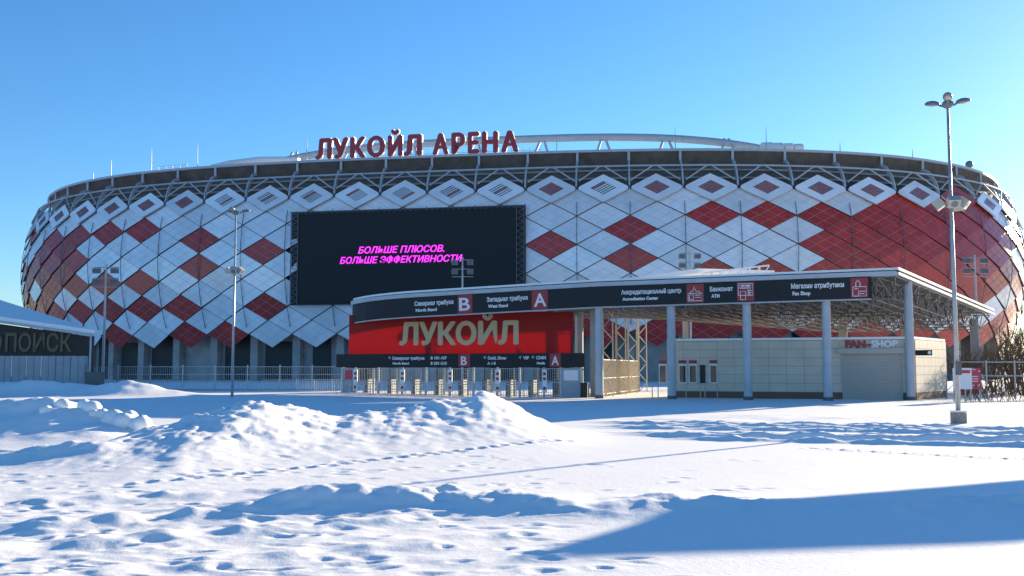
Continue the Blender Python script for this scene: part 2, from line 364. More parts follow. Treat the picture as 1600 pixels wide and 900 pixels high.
def top_panel(k):
    T = S(k, -1.04, .5); B = S(k, 1.04, 1.0); Rr = S(k+.5, 0, .75); L = S(k-.5, 0, .75); C = (T+B+Rr+L)/4
    n = (Rr-L).cross(T-B).normalized()
    if n.dot(Nk(k)) < 0: n = -n
    u = (Rr-L)/2; v = (T-B)/2
    prof = [(0,1),(.90,.13),(.95,.0),(.90,-.13),(0,-1),(-.90,-.13),(-.95,0),(-.90,.13)]
    a = [C+u*x+v*y for x, y in prof]; c = [p_-n*.28 for p_ in a]
    mb = MB(); mb.poly(a[::-1] if (a[1]-a[0]).cross(a[2]-a[0]).dot(n) < 0 else a, 0)
    for e in range(8):
        f = (e+1) % 8; mb.poly([a[e], a[f], c[f], c[e]], 1)
    o = mb.build('top_panel', [M['red'] if k == 22 else M['white'], M['joint_w']], stad, origin=C)
    mb = MB(); d1 = (u*.5+v*.5).normalized(); lu = (u+v)*.5; lv = (u-v)*.5      # slits run along the rising diagonal
    for i in range(6):
        cpt = C+lv*(-.45+.18*i)+n*.012
        h1 = lu*.50; h2 = lv*.034
        mb.poly([cpt-h1-h2, cpt+h1-h2, cpt+h1+h2, cpt-h1+h2], 0)
        cpt = C+lv*(-.45+.18*i+.09)+n*.008
        if i < 5: mb.poly([cpt-h1-h2*1.15, cpt+h1-h2*1.15, cpt+h1+h2*1.15, cpt-h1+h2*1.15], 2 if (6 < k < 14 or k == 15) and (k+i) % 5 else 1)
    mb.build('louvre', [M['dark'], M['red'], M['white']], o, origin=C)
KS = range(-2, 28)
for k in KS:
    top_panel(k)
    for r in (2,4,6,8,10):
        if 9 <= k <= 13 and r in (4,6): continue
        panel(float(k) if False else k, r)
    if k < 27:
        for r in (1,3,5,7,9):
            if 9 <= k+.5 <= 13 and r in (3,5,7): continue
            panel(k+.5, r)
    # seam strip, arm, braces
    mb = MB(); mb.tube([S(k+.5, r*.5, .52) for r in range(2, 20)], .07, 4)
    mb.build('seam_strip', M['steel_d'], stad)
    mb = MB(); prof = [(.5,33.4),(.3,34.6),(-.25,36.0),(-1.0,37.1),(-1.7,38.0),(-2.4,38.4),(-3.0,38.5)]
    tx = Vector((-Nk(k+.5).y, Nk(k+.5).x, 0))
    pts = [So(k+.5, o, z) for o, z in prof]; pin = [So(k+.5, o-.55, z-.35) for o, z in prof]
    for a in range(len(pts)-1):
        for sgn in (-1, 1):
            mb.poly([pts[a]+tx*.13*sgn, pts[a+1]+tx*.13*sgn, pin[a+1]+tx*.13*sgn, pin[a]+tx*.13*sgn][::sgn])
        mb.poly([pts[a]-tx*.13, pts[a]+tx*.13, pts[a+1]+tx*.13, pts[a+1]-tx*.13]); mb.poly([pin[a]-tx*.13, pin[a+1]-tx*.13, pin[a+1]+tx*.13, pin[a]+tx*.13])
    mb.tube([So(k+.5, -3, 38.2), So(k+.5, -3, 40.2)], .28, 4)
    mb.build('bracket_arm', M['steel'], stad)
    for sgn in (-.5, .5):
        mb = MB(); mb.tube([So(k+.5+sgn*.94, -.2, 33.9), So(k+.5+sgn*.08, -1.0, 36.0)] if False else [So(k+.5-sgn*.08, .45, 34.3), So(k+.5-sgn*.90, -.6, 36.95)], .13, 6)
        mb.build('brace', M['steel'], stad)
def ring(prof, n, mt, name, parent, k0=None, k1=None, closed_prof=True):
    mb = MB(); m = len(prof)
    idx = [int(i*3000/n) for i in range(n)]
    for i in idx:
        for (o, z) in prof: mb.v.append((CX[i]+NXv[i]*o, CY[i]+NYv[i]*o, z))
    for a in range(n):
        b2 = (a+1) % n
        for e in range(m if closed_prof else m-1):
            f = (e+1) % m; mb.f.append((a*m+e, b2*m+e, b2*m+f, a*m+f)); mb.m.append(0)
    return mb.build(name, mt, parent)
ring([(-2.7,40.0),(-2.7,40.45),(-3.3,40.5),(-3.3,40.0)], 300, M['steel'], 'roof_edge', stad)
ring([(-.7+.17*math.cos(a),37.05+.17*math.sin(a)) for a in [i*math.pi/3 for i in range(6)]], 300, M['steel'], 'ring_pipe', stad)
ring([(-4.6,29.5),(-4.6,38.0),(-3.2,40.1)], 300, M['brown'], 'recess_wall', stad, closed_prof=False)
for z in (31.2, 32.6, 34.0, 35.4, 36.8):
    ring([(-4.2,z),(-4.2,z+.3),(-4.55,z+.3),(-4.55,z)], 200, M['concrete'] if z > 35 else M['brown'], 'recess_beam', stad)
rp = [(-3.2,40.3),(-20,41.6),(-45,42.8)]
ring(rp, 200, M['roofm'], 'roof', stad, closed_prof=False)
ring([(-.45+.814*r-.0988*r*r, 33-2.48*r) for r in (-.1,1,2,3,4,5,6,7,8,9.3)], 400, M['shell'], 'facade_shell', stad, closed_prof=False)
ring([(-5.5,-1),(-5.5,10.5),(-3.0,10.6)], 300, M['concrete'], 'base_wall', stad, closed_prof=False)
for k in KS:
    mb = MB(); n = Nk(k+.5); tx = Vector((-n.y, n.x, 0)); c = So(k+.5, -4.6, 4.6)
    mb.box(c, (1.5, 1.6, 11.2), ax=(tx, n, Vector((0,0,1)))); mb.build('pier', M['concrete'], stad, origin=c)
    if k % 5 != 1:
        mb = MB(); n = Nk(k); tx = Vector((-n.y, n.x, 0)); c = So(k, -5.3, 4.2 if k % 2 else 3.4)
        mb.box(c, (5.4 if k % 3 else 3.4, .3, 8.6 if k % 2 else 7), ax=(tx, n, Vector((0,0,1)))); mb.build('dark_opening', M['dark'], stad, origin=c)
# roof arch pipe with V legs
mb = MB(); pp = []
for i in range(61):
    k = 5.6+(20.2-5.6)*i/60; e = abs(i/30-1); pp.append(So(k, -17, 46.0-5.2*e**3.2))
mb.tube(pp, .72, 10); mb.build('arch_pipe', M['steel'], stad, smooth=True)
for k in (7.6, 9.1, 10.6, 12.1, 13.6, 15.0, 16.4, 17.8):
    mb = MB()
    for s_ in (-.22, .22): mb.tube([So(k+s_, -15, 40.8), So(k+s_*.25, -17, 45.4)], .26, 6)
    mb.build('pipe_support', M['steel'], stad)
mb = MB()
for i in range(4): mb.tube([So(18.3+i*.22, -9, 42.0), So(18.3+i*.22+.2, -9, 42.1)], [.95-.03*i, .95-.03*i], 12)
mb.build('roof_duct', M['letter_side'], stad)
mb = MB(); mb.tube([So(5.9,-9,41.5), So(6.4,-9,42.1), So(7.2,-9,42.4), So(8.2,-9,42.0)], .6, 10); mb.build('roof_duct', M['letter_side'], stad)
mb = MB()
for kk in (4.9, 5.1, 5.3, 5.5, 5.7): mb.tube([So(kk,-3.6,40.4), So(kk,-3.6,41.3)], .05, 4)
mb.tube([So(4.9+.1*i,-3.6,41.3) for i in range(9)], .05, 4); mb.tube([So(4.9+.1*i,-3.6,40.9) for i in range(9)], .04, 4); mb.build('roof_railing', M['galv'], stad)
for px, top in ((146,268),(173,250),(236,232),(309,226),(481,216),(735,204),(868,212),(1056,198),(1197,198),(1315,222),(1428,236)):
    ks = np.linspace(0, 26, 400); best = min(ks, key=lambda k: abs(800+F_PX*So(k,-4,39.6).x/(So(k,-4,39.6).y*math.cos(PITCH)+37.6*math.sin(PITCH))-px))
    c = So(best, -4, 40.2); zt = max(zat(top, c.y, px), 42.3); mb = MB(); mb.tube([c, (c.x,c.y,40.2+(zt-40.2)*.55), (c.x,c.y,zt)], [.09,.07,.025], 5)
    mb.build('lightning_rod', M['galv'], stad)
mb = MB(); c = So(23.1, -3.4, 41.3); mb.ellipsoid(c, (.75,.75,.75)); mb.tube([So(23.1,-3.4,39.4), c], .08, 5); mb.build('radome', M['lampgrey'], stad, smooth=True)
# big red rooftop letters
kfor = lambda px, z: min(np.linspace(6, 16, 1500), key=lambda k: abs(800+F_PX*So(k,-3.4,z).x/(So(k,-3.4,z).y*math.cos(PITCH)+(z-2)*math.sin(PITCH))-px))
ls = empty('roof_sign', So(11, -3.4, 39.6), 'large red block letters with white sides standing along the stadium roof edge', 'sign')
spans = [(493,522,'Л'),(520,547,'У'),(547,573,'К'),(573,604,'О'),(606,632,'Й'),(632,662,'Л'),(677,703,'А'),(705,730,'Р'),(732,751,'Е'),(754,781,'Н'),(782,812,'А')]
for x0, x1, ch in spans:
    ka = kfor(x0, 41); kb = kfor(x1, 41); a = So(ka,-3.4,40.75); b2 = So(kb,-3.4,40.75)
    text(ch, 4.9, a, b2-a, M['letter'], ls, 'letter', bold=.06, ext=.28, fat=(.26,.14), side=M['letter_side'], width=(b2-a).length*.93)
mb = MB()
for i in range(40): mb.tube([So(8.9+i*.125,-3.7,40.4), So(8.9+i*.125,-3.7,41.4)], .05, 4)
mb.tube([So(8.9+i*.125,-3.7,40.9) for i in range(40)], .06, 4); mb.build('sign_frame', M['galv'], ls)
# LED screen
scr = empty('led_screen', (-20, 176, 13.5), 'giant black video screen with magenta two-line advert on the stadium front', 'screen')
A = Vector((xat(453,180.2,400), 180.2, 0)); Bq = Vector((xat(820,172.0,380), 172.0, 0)); dirx = (Bq-A).normalized(); nrm = Vector((dirx.y, -dirx.x, 0)); WID = (Bq-A).length
ZB, ZT = 13.4, 29.8
def sp(u, z, d=0): return A+dirx*u+nrm*d+Vector((0,0,z))
mb = MB(); c = sp(WID/2, (ZB+ZT)/2, -.5); mb.box(c, (WID-2.9, .8, ZT-ZB-.5), ax=(dirx, nrm, Vector((0,0,1)))); mb.build('screen_panel', M['screen'], scr)
mb = MB(); c = sp(WID/2, (ZB+ZT)/2, -.78); mb.box(c, (WID, .3, ZT-ZB+.4), ax=(dirx, nrm, Vector((0,0,1)))); mb.build('screen_backing', M['dark'], scr)
for u0 in (.15, WID-1.45):
    mb = MB(); mb.tube([sp(u0,ZB), sp(u0,ZT)], .09, 4); mb.tube([sp(u0+1.3,ZB), sp(u0+1.3,ZT)], .09, 4)
    n_ = 15
    for i in range(n_):
        z0 = ZB+(ZT-ZB)*i/n_; z1 = ZB+(ZT-ZB)*(i+.5)/n_; z2 = ZB+(ZT-ZB)*(i+1)/n_
        mb.tube([sp(u0,z0), sp(u0+1.3,z1)], .06, 4); mb.tube([sp(u0+1.3,z1), sp(u0,z2)], .06, 4)
    mb.build('side_truss', M['steel_d'], scr)
mb = MB(); mb.tube([sp(0,ZT+.1), sp(WID,ZT+.1)], .1, 4)
for i in range(44): mb.tube([sp(i*WID/44, ZT-.3), sp((i+.5)*WID/44, ZT+.1), sp((i+1)*WID/44, ZT-.3)], .05, 4)
mb.build('top_truss', M['steel_d'], scr)
def zpx(y, u): pnt = sp(u, 0); return zat(y, pnt.y)
text('БОЛЬШЕ ПЛЮСОВ.', 1.6, sp(WID*(563-453)/367., zpx(396,13)), dirx, M['magenta'], scr, 'screen_text', bold=.012, shear=.25, fat=(.022,.01), width=WID*135/367.)
text('БОЛЬШЕ ЭФФЕКТИВНОСТИ.', 1.6, sp(WID*(534-453)/367., zpx(411.5,13)), dirx, M['magenta'], scr, 'screen_text', bold=.012, shear=.25, fat=(.022,.01), width=WID*193/367.)

# ------------------------------------------------------------------ entrance canopy
P0 = Vector((5.6, 67, 0)); DK = Vector((4.56, -1.56, 0)); DD = DK.normalized(); EE = Vector((.6, .8, 0)); FN = Vector((DD.y, -DD.x, 0))
def kpx(x): u = (x-800)/F_PX; return (u-.0835)/(.0681+.0233*u)
def d0(k): return 1.9*max(0, (-2.6-k)/1.3)**2
def FP(k, d=0., z=0.): return P0+DK*k+EE*(d+d0(k))+Vector((0,0,z))
def ztop(k): return 7.5+.05*k if k >= 0 else 7.5+.155*k
UP = Vector((0,0,1))
can = empty('entrance_canopy', FP(0, 5), 'long flat entrance canopy on round pale blue columns with black sign fascia', 'canopy')
KL, KR, DEP = -4.22, 3.90, 26.
def dep(k): return 8.5+(DEP-8.5)*min(1, max(0, (k+.4)/1.9))
ksr = np.linspace(KL, KR, 40)
def roofz(k, d): return ztop(k)+.02-1.35*d/DEP
mb = MB(); nd = 9
for k in ksr:
    for j in range(nd):
        d = dep(k)*j/(nd-1)
        mb.v.append(tuple(FP(k, d, roofz(k, d))))
for a in range(len(ksr)-1):
    for j in range(nd-1):
        mb.f.append((a*nd+j, (a+1)*nd+j, (a+1)*nd+j+1, a*nd+j+1)); mb.m.append(0)
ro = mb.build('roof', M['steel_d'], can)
mb = MB()
for a in range(len(ksr)-1):     # roof front edge trim + snow
    k1, k2 = ksr[a], ksr[a+1]
    p1, p2 = FP(k1,-.35,ztop(k1)-.12), FP(k2,-.35,ztop(k2)-.12); q1, q2 = FP(k1,.25,ztop(k1)-.12), FP(k2,.25,ztop(k2)-.12)
    h = UP*.27
    mb.poly([p1,p2,p2+h,p1+h]); mb.poly([p1+h,p2+h,q2+h,q1+h]); mb.poly([q1,q2,p2,p1])
mb.build('edge_trim', M['steel'], can)
mb = MB()
for a in range(len(ksr)-1):
    for j in range(nd-1):
        k1, k2 = ksr[a], ksr[a+1]; j0 = j-.02*(j == 0); e1, e2 = dep(k1)/(nd-1), dep(k2)/(nd-1)
        mb.poly([FP(k1,j0*e1,roofz(k1,j0*e1)+.34), FP(k2,j0*e2,roofz(k2,j0*e2)+.34), FP(k2,(j+1)*e2,roofz(k2,(j+1)*e2)+.34), FP(k1,(j+1)*e1,roofz(k1,(j+1)*e1)+.34)])
        d1 = -.1
        if j == 0: mb.poly([FP(k1,d1,roofz(k1,d1)+.2), FP(k2,d1,roofz(k2,d1)+.2), FP(k2,d1,roofz(k2,d1)+.34), FP(k1,d1,roofz(k1,d1)+.34)])
mb.build('roof_snow', M['snow'], can)
mb = MB()                       # right-hand eave: two pale rails
for dz in (.28, -.02): mb.tube([FP(KR,-.2,roofz(KR,0)+dz), FP(KR,DEP,roofz(KR,DEP)+dz)], .11, 4)
mb.build('eave_rail', M['letter_side'], can)
# sign fascia: a bent strip
FKR = kpx(1364)
mb = MB(); kf = np.linspace(KL+.02, FKR, 36)
for a in range(len(kf)-1):
    k1, k2 = kf[a], kf[a+1]
    for d, fl in ((-.22, 0), (-.02, 1)):
        pts = [FP(k1,d,ztop(k1)-1.45), FP(k2,d,ztop(k2)-1.45), FP(k2,d,ztop(k2)-.13), FP(k1,d,ztop(k1)-.13)]
        mb.poly(pts[::-1] if fl else pts)
    mb.poly([FP(k1,-.02,ztop(k1)-1.45), FP(k2,-.02,ztop(k2)-1.45), FP(k2,-.22,ztop(k2)-1.45), FP(k1,-.22,ztop(k1)-1.45)])
fas = mb.build('sign_fascia', M['fascia'], can)
mb = MB(); mb.tube([FP(k,-.12,ztop(k)-1.5) for k in kf], .06, 4); mb.build('fascia_rail', M['steel'], can)
def ftext(body, px, fz, size, wpx=None, bold=.012):
    k = kpx(px); p_ = FP(k, -.26, ztop(k)-1.45+fz); dd = (FP(k+.3,-.26,ztop(k+.3))-FP(k,-.26,ztop(k))).normalized()
    wd = None
    if wpx: k2 = kpx(px+wpx); wd = (FP(k2)-FP(k)).length
    up = (UP-dd*UP.dot(dd)).normalized()
    text(body, size, p_, dd, M['sign_white'], fas, 'lettering', bold=bold, ext=.008, width=wd, up=up)
def fsquare(px, wpx, f0, f1, m='sign_red'):
    k1, k2 = kpx(px), kpx(px+wpx); mb = MB()
    mb.poly([FP(k1,-.235,ztop(k1)-1.45+f0), FP(k2,-.235,ztop(k2)-1.45+f0), FP(k2,-.235,ztop(k2)-1.45+f1), FP(k1,-.235,ztop(k1)-1.45+f1)])
    mb.build('sign_square', M[m], fas)
ftext('Северная трибуна', 651, .72, .42, 61); ftext('North Stand', 653, .30, .30, 33)
ftext('Западная трибуна', 764, .72, .42, 64); ftext('West Stand', 766, .30, .30, 31)
fsquare(718, 23, .02, 1.30); ftext('B', 721, .22, 1.25, 17, .02)
fsquare(834, 25, .02, 1.30); ftext('A', 838, .22, 1.25, 19, .02)
ftext('Аккредитационный центр', 974, .74, .40, 94); ftext('Accreditation Center', 976, .34, .28, 56)
ftext('Банкомат', 1113, .74, .40, 36); ftext('ATM', 1115, .34, .30, 13)
ftext('Магазин атрибутики', 1240, .74, .42, 83); ftext('Fan Shop', 1242, .32, .32, 28)
for px in (1076, 1155, 1333): fsquare(px, 27, .06, 1.26)
def ficon(px, strokes):
    mb = MB(); k0 = kpx(px); k1 = kpx(px+27)
    for st in strokes:
        mb.tube([FP(k0+(k1-k0)*x, -.25, ztop(k0)-1.45+.06+1.2*y) for x, y in st], .028, 4)
    mb.build('pictogram', M['sign_white'], fas)
bx = lambda x0,y0,x1,y1: [(x0,y0),(x1,y0),(x1,y1),(x0,y1),(x0,y0)]
ficon(1076, [bx(.1,.1,.9,.5), bx(.17,.18,.4,.42), [(.5,.4),(.82,.4)], [(.5,.28),(.82,.28)], [(.2,.5),(.3,.62),(.38,.62),(.45,.85),(.55,.62),(.75,.6),(.8,.5)]])
ficon(1155, [bx(.08,.3,.92,.92), bx(.18,.68,.82,.84), bx(.2,.08,.5,.52), [(.6,.56),(.85,.56)], [(.6,.46),(.85,.46)], [(.62,.36),(.82,.36)], [(.7,.6),(.7,.34)]])
ftext('ATM', 1162, .92, .22, 13, .01)
ficon(1333, [bx(.12,.08,.9,.55), [(.3,.55),(.3,.75),(.42,.9),(.55,.75),(.55,.55)], bx(.45,.08,.9,.32), [(.2,.45),(.45,.45)], [(.5,.2),(.8,.2)]])
# columns
for i, (k, d, top) in enumerate(((0,.3,0),(1,.3,0),(2,.3,0),(3,.3,0),(3.82,3.3,1))):
    zt = ztop(k)-1.4 if not top else roofz(k, d)-.1; c = FP(k, d, 0); mb = MB()
    mb.tube([c+UP*-.3, c+UP*zt], .27, 16); mb.tube([c+UP*-.3, c+UP*.22], .31, 16, mi=1); mb.tube([c+UP*(zt*.72), c+UP*(zt*.72+.08)], .285, 16)
    mb.build('column', [M['steel'], M['steel_d']], can, smooth=False, origin=c)
for c in (FP(3.7, 23.5), FP(1.75, 22), FP(2.7, 22.5)):
    mb = MB(); mb.tube([c+UP*-.3, c+UP*5.9], .33, 14); mb.build('rear_column', M['concrete'], can, origin=c)
# space frame under the roof
mb = MB(); nk, ndp = 23, 11
def top_n(i, j): k = -1.0+(KR+.95)*i/(nk-1); d = .3+(dep(k)-.6)*j/(ndp-1); return FP(k, d, roofz(k, d)-.12)
def bot_n(i, j): k = -1.0+(KR+.95)*(i+.5)/(nk-1); d = .3+(dep(k)-.6)*(j+.5)/(ndp-1); return FP(k, d, roofz(k, d)-1.35)
for i in range(nk):
    for j in range(ndp):
        if i < nk-1: mb.tube([top_n(i,j), top_n(i+1,j)], .045, 3, cap=False)
        if j < ndp-1: mb.tube([top_n(i,j), top_n(i,j+1)], .045, 3, cap=False)
        if i < nk-1 and j < ndp-1:
            b0 = bot_n(i,j)
            for a, c in ((0,0),(1,0),(0,1),(1,1)): mb.tube([b0, top_n(i+a,j+c)], .04, 3, cap=False)
            if i < nk-2: mb.tube([b0, bot_n(i+1,j)], .05, 3, cap=False)
            if j < ndp-2: mb.tube([b0, bot_n(i,j+1)], .05, 3, cap=False)
tag(mb.build('space_frame', M['frame'], can), kind='stuff')
# rear roof wing with snow, behind the left part
wing = empty('rear_roof', FP(-1.5, 20), 'snow-topped rear roof with open truss gable behind the entrance canopy', 'roof')
mb = MB(); w0, w1, w2, w3 = FP(-2.9,14,7.8), FP(.1,14,9.35), FP(.5,24,9.9), FP(-2.9,24,9.2)
for (p_, q_) in ((w0,w1),(w1,w2),(w2,w3),(w3,w0)): mb.poly([p_, q_, q_+UP*.35, p_+UP*.35])
mb.poly([w0+UP*.35,w1+UP*.35,w2+UP*.35,w3+UP*.35]); mb.poly([w3,w2,w1,w0]); mb.build('roof_snow', M['snow'], wing)
mb = MB(); g0, g1 = FP(.15,14.2,9.35), FP(1.05,16,9.95)
mb.tube([g0,g1], .08, 4); mb.tube([g0-UP*1.1,g1-UP*1.1], .08, 4)
for i in range(7):
    a = g0.lerp(g1, i/7); c = g0.lerp(g1, (i+1)/7); mb.tube([a, a-UP*1.1], .05, 4); mb.tube([a-UP*1.1, c], .05, 4)
mb.build('truss', M['letter_side'], wing)
for k in (-2.5, -.6):
    mb = MB(); c = FP(k, 19); mb.tube([c-UP*.3, c+UP*8.6], .25, 8); mb.build('column', M['concrete'], wing, origin=c)

# ------------------------------------------------------------------ entrance gates with banner
ent = empty('entrance_gate', FP(-1.7, 2), 'row of turnstile gates under a black sign band and red lettered banner', 'gate')
def kpe(x): u = (x-800)/F_PX; return (u*(67+1.6)-(5.6+1.2))/(4.56+1.56*u)
EK0, EK1 = kpe(536), kpe(908)
def EP(k, d=0., z=0.): return P0+DK*k+EE*(2.0+d)+Vector((0,0,z))
ax3 = (DD, FN, UP)
def ebox(name, x0, x1, z0, z1, d, th, m, par=None):
    a = EP(kpe(x0), d); b2 = EP(kpe(x1), d); c = (a+b2)/2+UP*((z0+z1)/2); mb = MB(); mb.box(c, ((b2-a).length, th, z1-z0), ax=ax3)
    return mb.build(name, m, par or ent, origin=c)
band = ebox('sign_band', 528, 912, 2.05, 3.02, 0, .35, M['fascia'])
def etext(body, px, z, size, wpx, bold=.01, m='sign_white'):
    k = kpe(px); text(body, size, EP(k,-.0,z)+FN*.19, DD, M[m], band, 'lettering', bold=bold, ext=.006, width=(DK*(kpe(px+wpx)-k)).length)
for px, wd in ((718,18),(860,17)):
    a = EP(kpe(px))+FN*.182; b2 = EP(kpe(px+wd))+FN*.182; mb = MB(); mb.poly([a+UP*2.08,b2+UP*2.08,b2+UP*3.0,a+UP*3.0]); mb.build('sign_square', M['sign_red'], band)
etext('↑ Северная трибуна', 609, 2.60, .30, 56); etext('North Stand', 616, 2.26, .22, 25); etext('B 101-107', 675, 2.62, .28, 25); etext('B 201-210', 675, 2.24, .28, 25)
etext('B', 722, 2.22, .85, 9, .015); etext('↑ Gold, Silver', 757, 2.60, .30, 36); etext('A 1-8', 763, 2.24, .26, 13); etext('↑ VIP  ↑ СМИ', 812, 2.60, .30, 42); etext('Media', 840, 2.26, .22, 13); etext('A', 863, 2.22, .85, 11, .015)
ban = ebox('banner', 538, 889, 3.02, 5.95, .5, .03, M['banner'])
k = kpe(617); text('ЛУКОЙЛ', 2.15, EP(k,.5,3.72)+FN*.02, DD, M['banner_txt'], ban, 'lettering', bold=.03, fat=(.07,.05), ext=.006, width=(DK*(kpe(804)-k)).length)
xs = [536,556,592,629,666,703,740,777,812,850,876,908]
for x in xs:
    c = EP(kpe(x), 0, 0); mb = MB(); mb.box(c+UP*.9, (.14,.14,2.3), ax=ax3); mb.build('post', M['galv'], ent, origin=c)
for i in range(len(xs)-1):
    x0, x1 = xs[i]+1.5, xs[i+1]-1.5; a = EP(kpe(x0)); b2 = EP(kpe(x1)); L_ = (b2-a).length
    if x0 > 874 or i == 0:
        o = ebox('panel', x0, x1, 0, 2.0, 0, .06, M['siding'])
        mb = MB(); a2, b3 = a+DD*.15+FN*.05, b2-DD*.15+FN*.05; mb.poly([a2+UP*1.15,b3+UP*1.15,b3+UP*1.85,a2+UP*1.85])
        mb.build('notice', M['sign_white'] if i else M['poster_r'], o); continue
    mb = MB(); n_ = max(3, int(L_/.13))
    for j in range(n_+1): mb.tube([a+(b2-a)*(j/n_), a+(b2-a)*(j/n_)+UP*2.0], .018, 4)
    for z in (.1, 1.0, 1.95): mb.tube([a+UP*z, b2+UP*z], .03, 4)
    mb.build('gate_bars', M['galv'], ent)
    # turnstile rotor and side sign
    c = (a+b2)/2+EE*.7; mb = MB(); mb.tube([c, c+UP*2.0], .07, 8)
    for z in np.linspace(.3, 1.8, 9):
        for an in range(3): mb.tube([c+UP*z, c+UP*z+DD*(.55*math.cos(an*2.1+.5))+EE*(.55*math.sin(an*2.1+.5))], .02, 4)
    mb.build('turnstile_rotor', M['galv'], ent)
    c = a+DD*.3+EE*1.0; mb = MB(); mb.box(c+UP*.55, (.35,1.1,1.1), ax=ax3); mb.box(c+UP*1.13, (.38,1.15,.06), ax=ax3); mb.build('turnstile_housing', M['steel_d'], ent, origin=c)
    if i % 2:
        c = a+FN*.12; mb = MB(); mb.box(c+UP*1.1, (.34,.06,1.6), ax=ax3); o = mb.build('side_sign', M['sign_white'], ent, origin=c)
        for z in (.6, 1.25, 1.6):
            mb = MB(); mb.box(c+UP*z+FN*.035, (.2,.01,.2), ax=ax3); mb.build('sign_mark', M['sign_red'], o)
mb = MB(); 
for i in range(28):
    a = EP(kpe(545)+(kpe(846)-kpe(545))*i/27, -1.2); mb.tube([a-UP*.1, a+UP*.85], .03, 4)
mb.tube([EP(kpe(545),-1.2,.85), EP(kpe(846),-1.2,.85)], .035, 4); mb.tube([EP(kpe(545),-1.2,.45), EP(kpe(846),-1.2,.45)], .025, 4)
tag(mb.build('queue_rail', M['galv']), 'low galvanised queue railing in front of the turnstiles', 'railing')
for x in (892, 912, 922):
    c = EP(kpe(x), 1.2); mb = MB(); mb.box(c+UP*3.0, (.35,.3,6.4), ax=ax3); mb.build('post', M['concrete'], ent, origin=c)
c = EP(kpe(917), -.3); mb = MB(); mb.box(c+UP*.45, (.5,.5,1.0), ax=ax3); mb.box(c+UP*.97, (.56,.56,.06), ax=ax3)
tag(mb.build('waste_bin', M['black'], origin=c), 'black waste bin beside the entrance column', 'bin')
# vertical-slat side fence running back
sf = empty('side_fence', FP(.3, 4), 'tall pale slat fence with lattice posts running back from the canopy', 'fence')
fa, fb = Vector((xat(942,70.5), 70.5, 0)), Vector((xat(998,86), 86, 0))
for i in range(27):
    c = fa.lerp(fb, i/26); mb = MB(); mb.box(c+UP*1.3, (.09,.22,2.6)); mb.build('slat', M['tile'], sf, origin=c)
for z in (.2, 1.3, 2.58):
    mb = MB(); mb.tube([fa+UP*z, fb+UP*z], .05, 4); mb.build('rail', M['tile'], sf)
for i in range(4):
    c = fa.lerp(fb, i/3); mb = MB(); mb.tube([c, c+UP*6.3], .10, 4); c2 = c+Vector((.75,.5,0)); mb.tube([c2, c2+UP*6.3], .06, 4)
    for z in range(4): mb.tube([c+UP*(1.6*z), c2+UP*(1.6*z+.8), c+UP*(1.6*z+1.6)], .045, 4)
    mb.build('lattice_post', M['tile'], sf)

# ------------------------------------------------------------------ ticket building
tb = empty('ticket_building', FP(2.3, 6), 'low cream tiled shop and ticket building with roller shutter under the canopy', 'building')
WD = 3.7; WZ = 3.82
kL, kR = .60, 3.86
WL, WR = FP(kL, WD), FP(kR, WD); BLc, BRc = WL+EE*7.5, WR+EE*7.5
mb = MB()
for p_, q_ in ((WL,WR),(WR,BRc),(BRc,BLc),(BLc,WL)): mb.poly([p_-UP*.3,q_-UP*.3,q_+UP*(WZ-.03),p_+UP*(WZ-.03)])
mb.poly([WL+UP*(WZ-.06),WR+UP*(WZ-.06),BRc+UP*(WZ-.06),BLc+UP*(WZ-.06)]); mb.build('wall', M['grout'], tb)
mb = MB(); mb.box((WL+WR+BLc+BRc)/4+UP*(WZ+.06), (.1,.1,.1)); 
mb.v = []; mb.f = []; mb.m = []
off = UP*.16
mb.poly([WL+off+UP*WZ,WR+off+UP*WZ,BRc+off+UP*WZ,BLc+off+UP*WZ])
for p_, q_ in ((WL,WR),(WR,BRc),(BRc,BLc),(BLc,WL)): mb.poly([p_+UP*WZ,q_+UP*WZ,q_+off+UP*WZ,p_+off+UP*WZ])
mb.build('roof_snow', M['snow'], tb)
door0, door1 = kpx(1316), kpx(1409)
def wallpx(x): # fraction along front wall seen at picture column x
    u = (x-800)/F_PX; return ((u*WL.y-WL.x)/((WR.x-WL.x)-u*(WR.y-WL.y)))
LW = (WR-WL).length; f0, f1 = wallpx(1314), wallpx(1408)
rows = [(.02,.42,'plinth')]+[(.45+i*.56, .45+(i+1)*.56-.018, 'tile') for i in range(6)]
shared = {}
def tiles(a, b2, nrm_, skip=None, ncol=14):
    L_ = (b2-a).length; dx = (b2-a).normalized()
    for (z0, z1, m) in rows:
        nn = ncol if m == 'tile' else ncol//2
        for i in range(nn):
            u0, u1 = i/nn, (i+1)/nn
            if skip and m in ('tile','plinth') and z0 < 3.0:
                if u0 >= skip[1] or u1 <= skip[0]: pass
                elif u0 < skip[0] and skip[0]-u0 > .004: u1 = skip[0]
                elif u1 > skip[1] and u1-skip[1] > .004: u0 = skip[1]
                else: continue
            w_ = (u1-u0)*L_-.016; key = (round(w_,3), round(z1-z0,3), m)
            c = a+dx*((u0+u1)/2*L_)+UP*((z0+min(z1,WZ))/2)+nrm_*.02
            if key not in shared:
                mb = MB(); mb.box((0,0,0), (w_, .04, min(z1,WZ)-z0)); o = mb.build('wall_tile', M[m], tb); shared[key] = o.data
            else:
                o = bpy.data.objects.new('wall_tile', shared[key]); COL.objects.link(o); o.parent = tb
            o.location = c-tb.location; o.rotation_euler = (0,0,math.atan2(dx.y, dx.x))
tiles(WL, WR, FN, (f0, f1))
EN = Vector((EE.y, -EE.x, 0)); tiles(WR, BRc, EN, None, 8)
sh = empty('x', (0,0,0), 'x', 'x'); bpy.data.objects.remove(sh)
p0, p1 = WL+(WR-WL)*f0, WL+(WR-WL)*f1
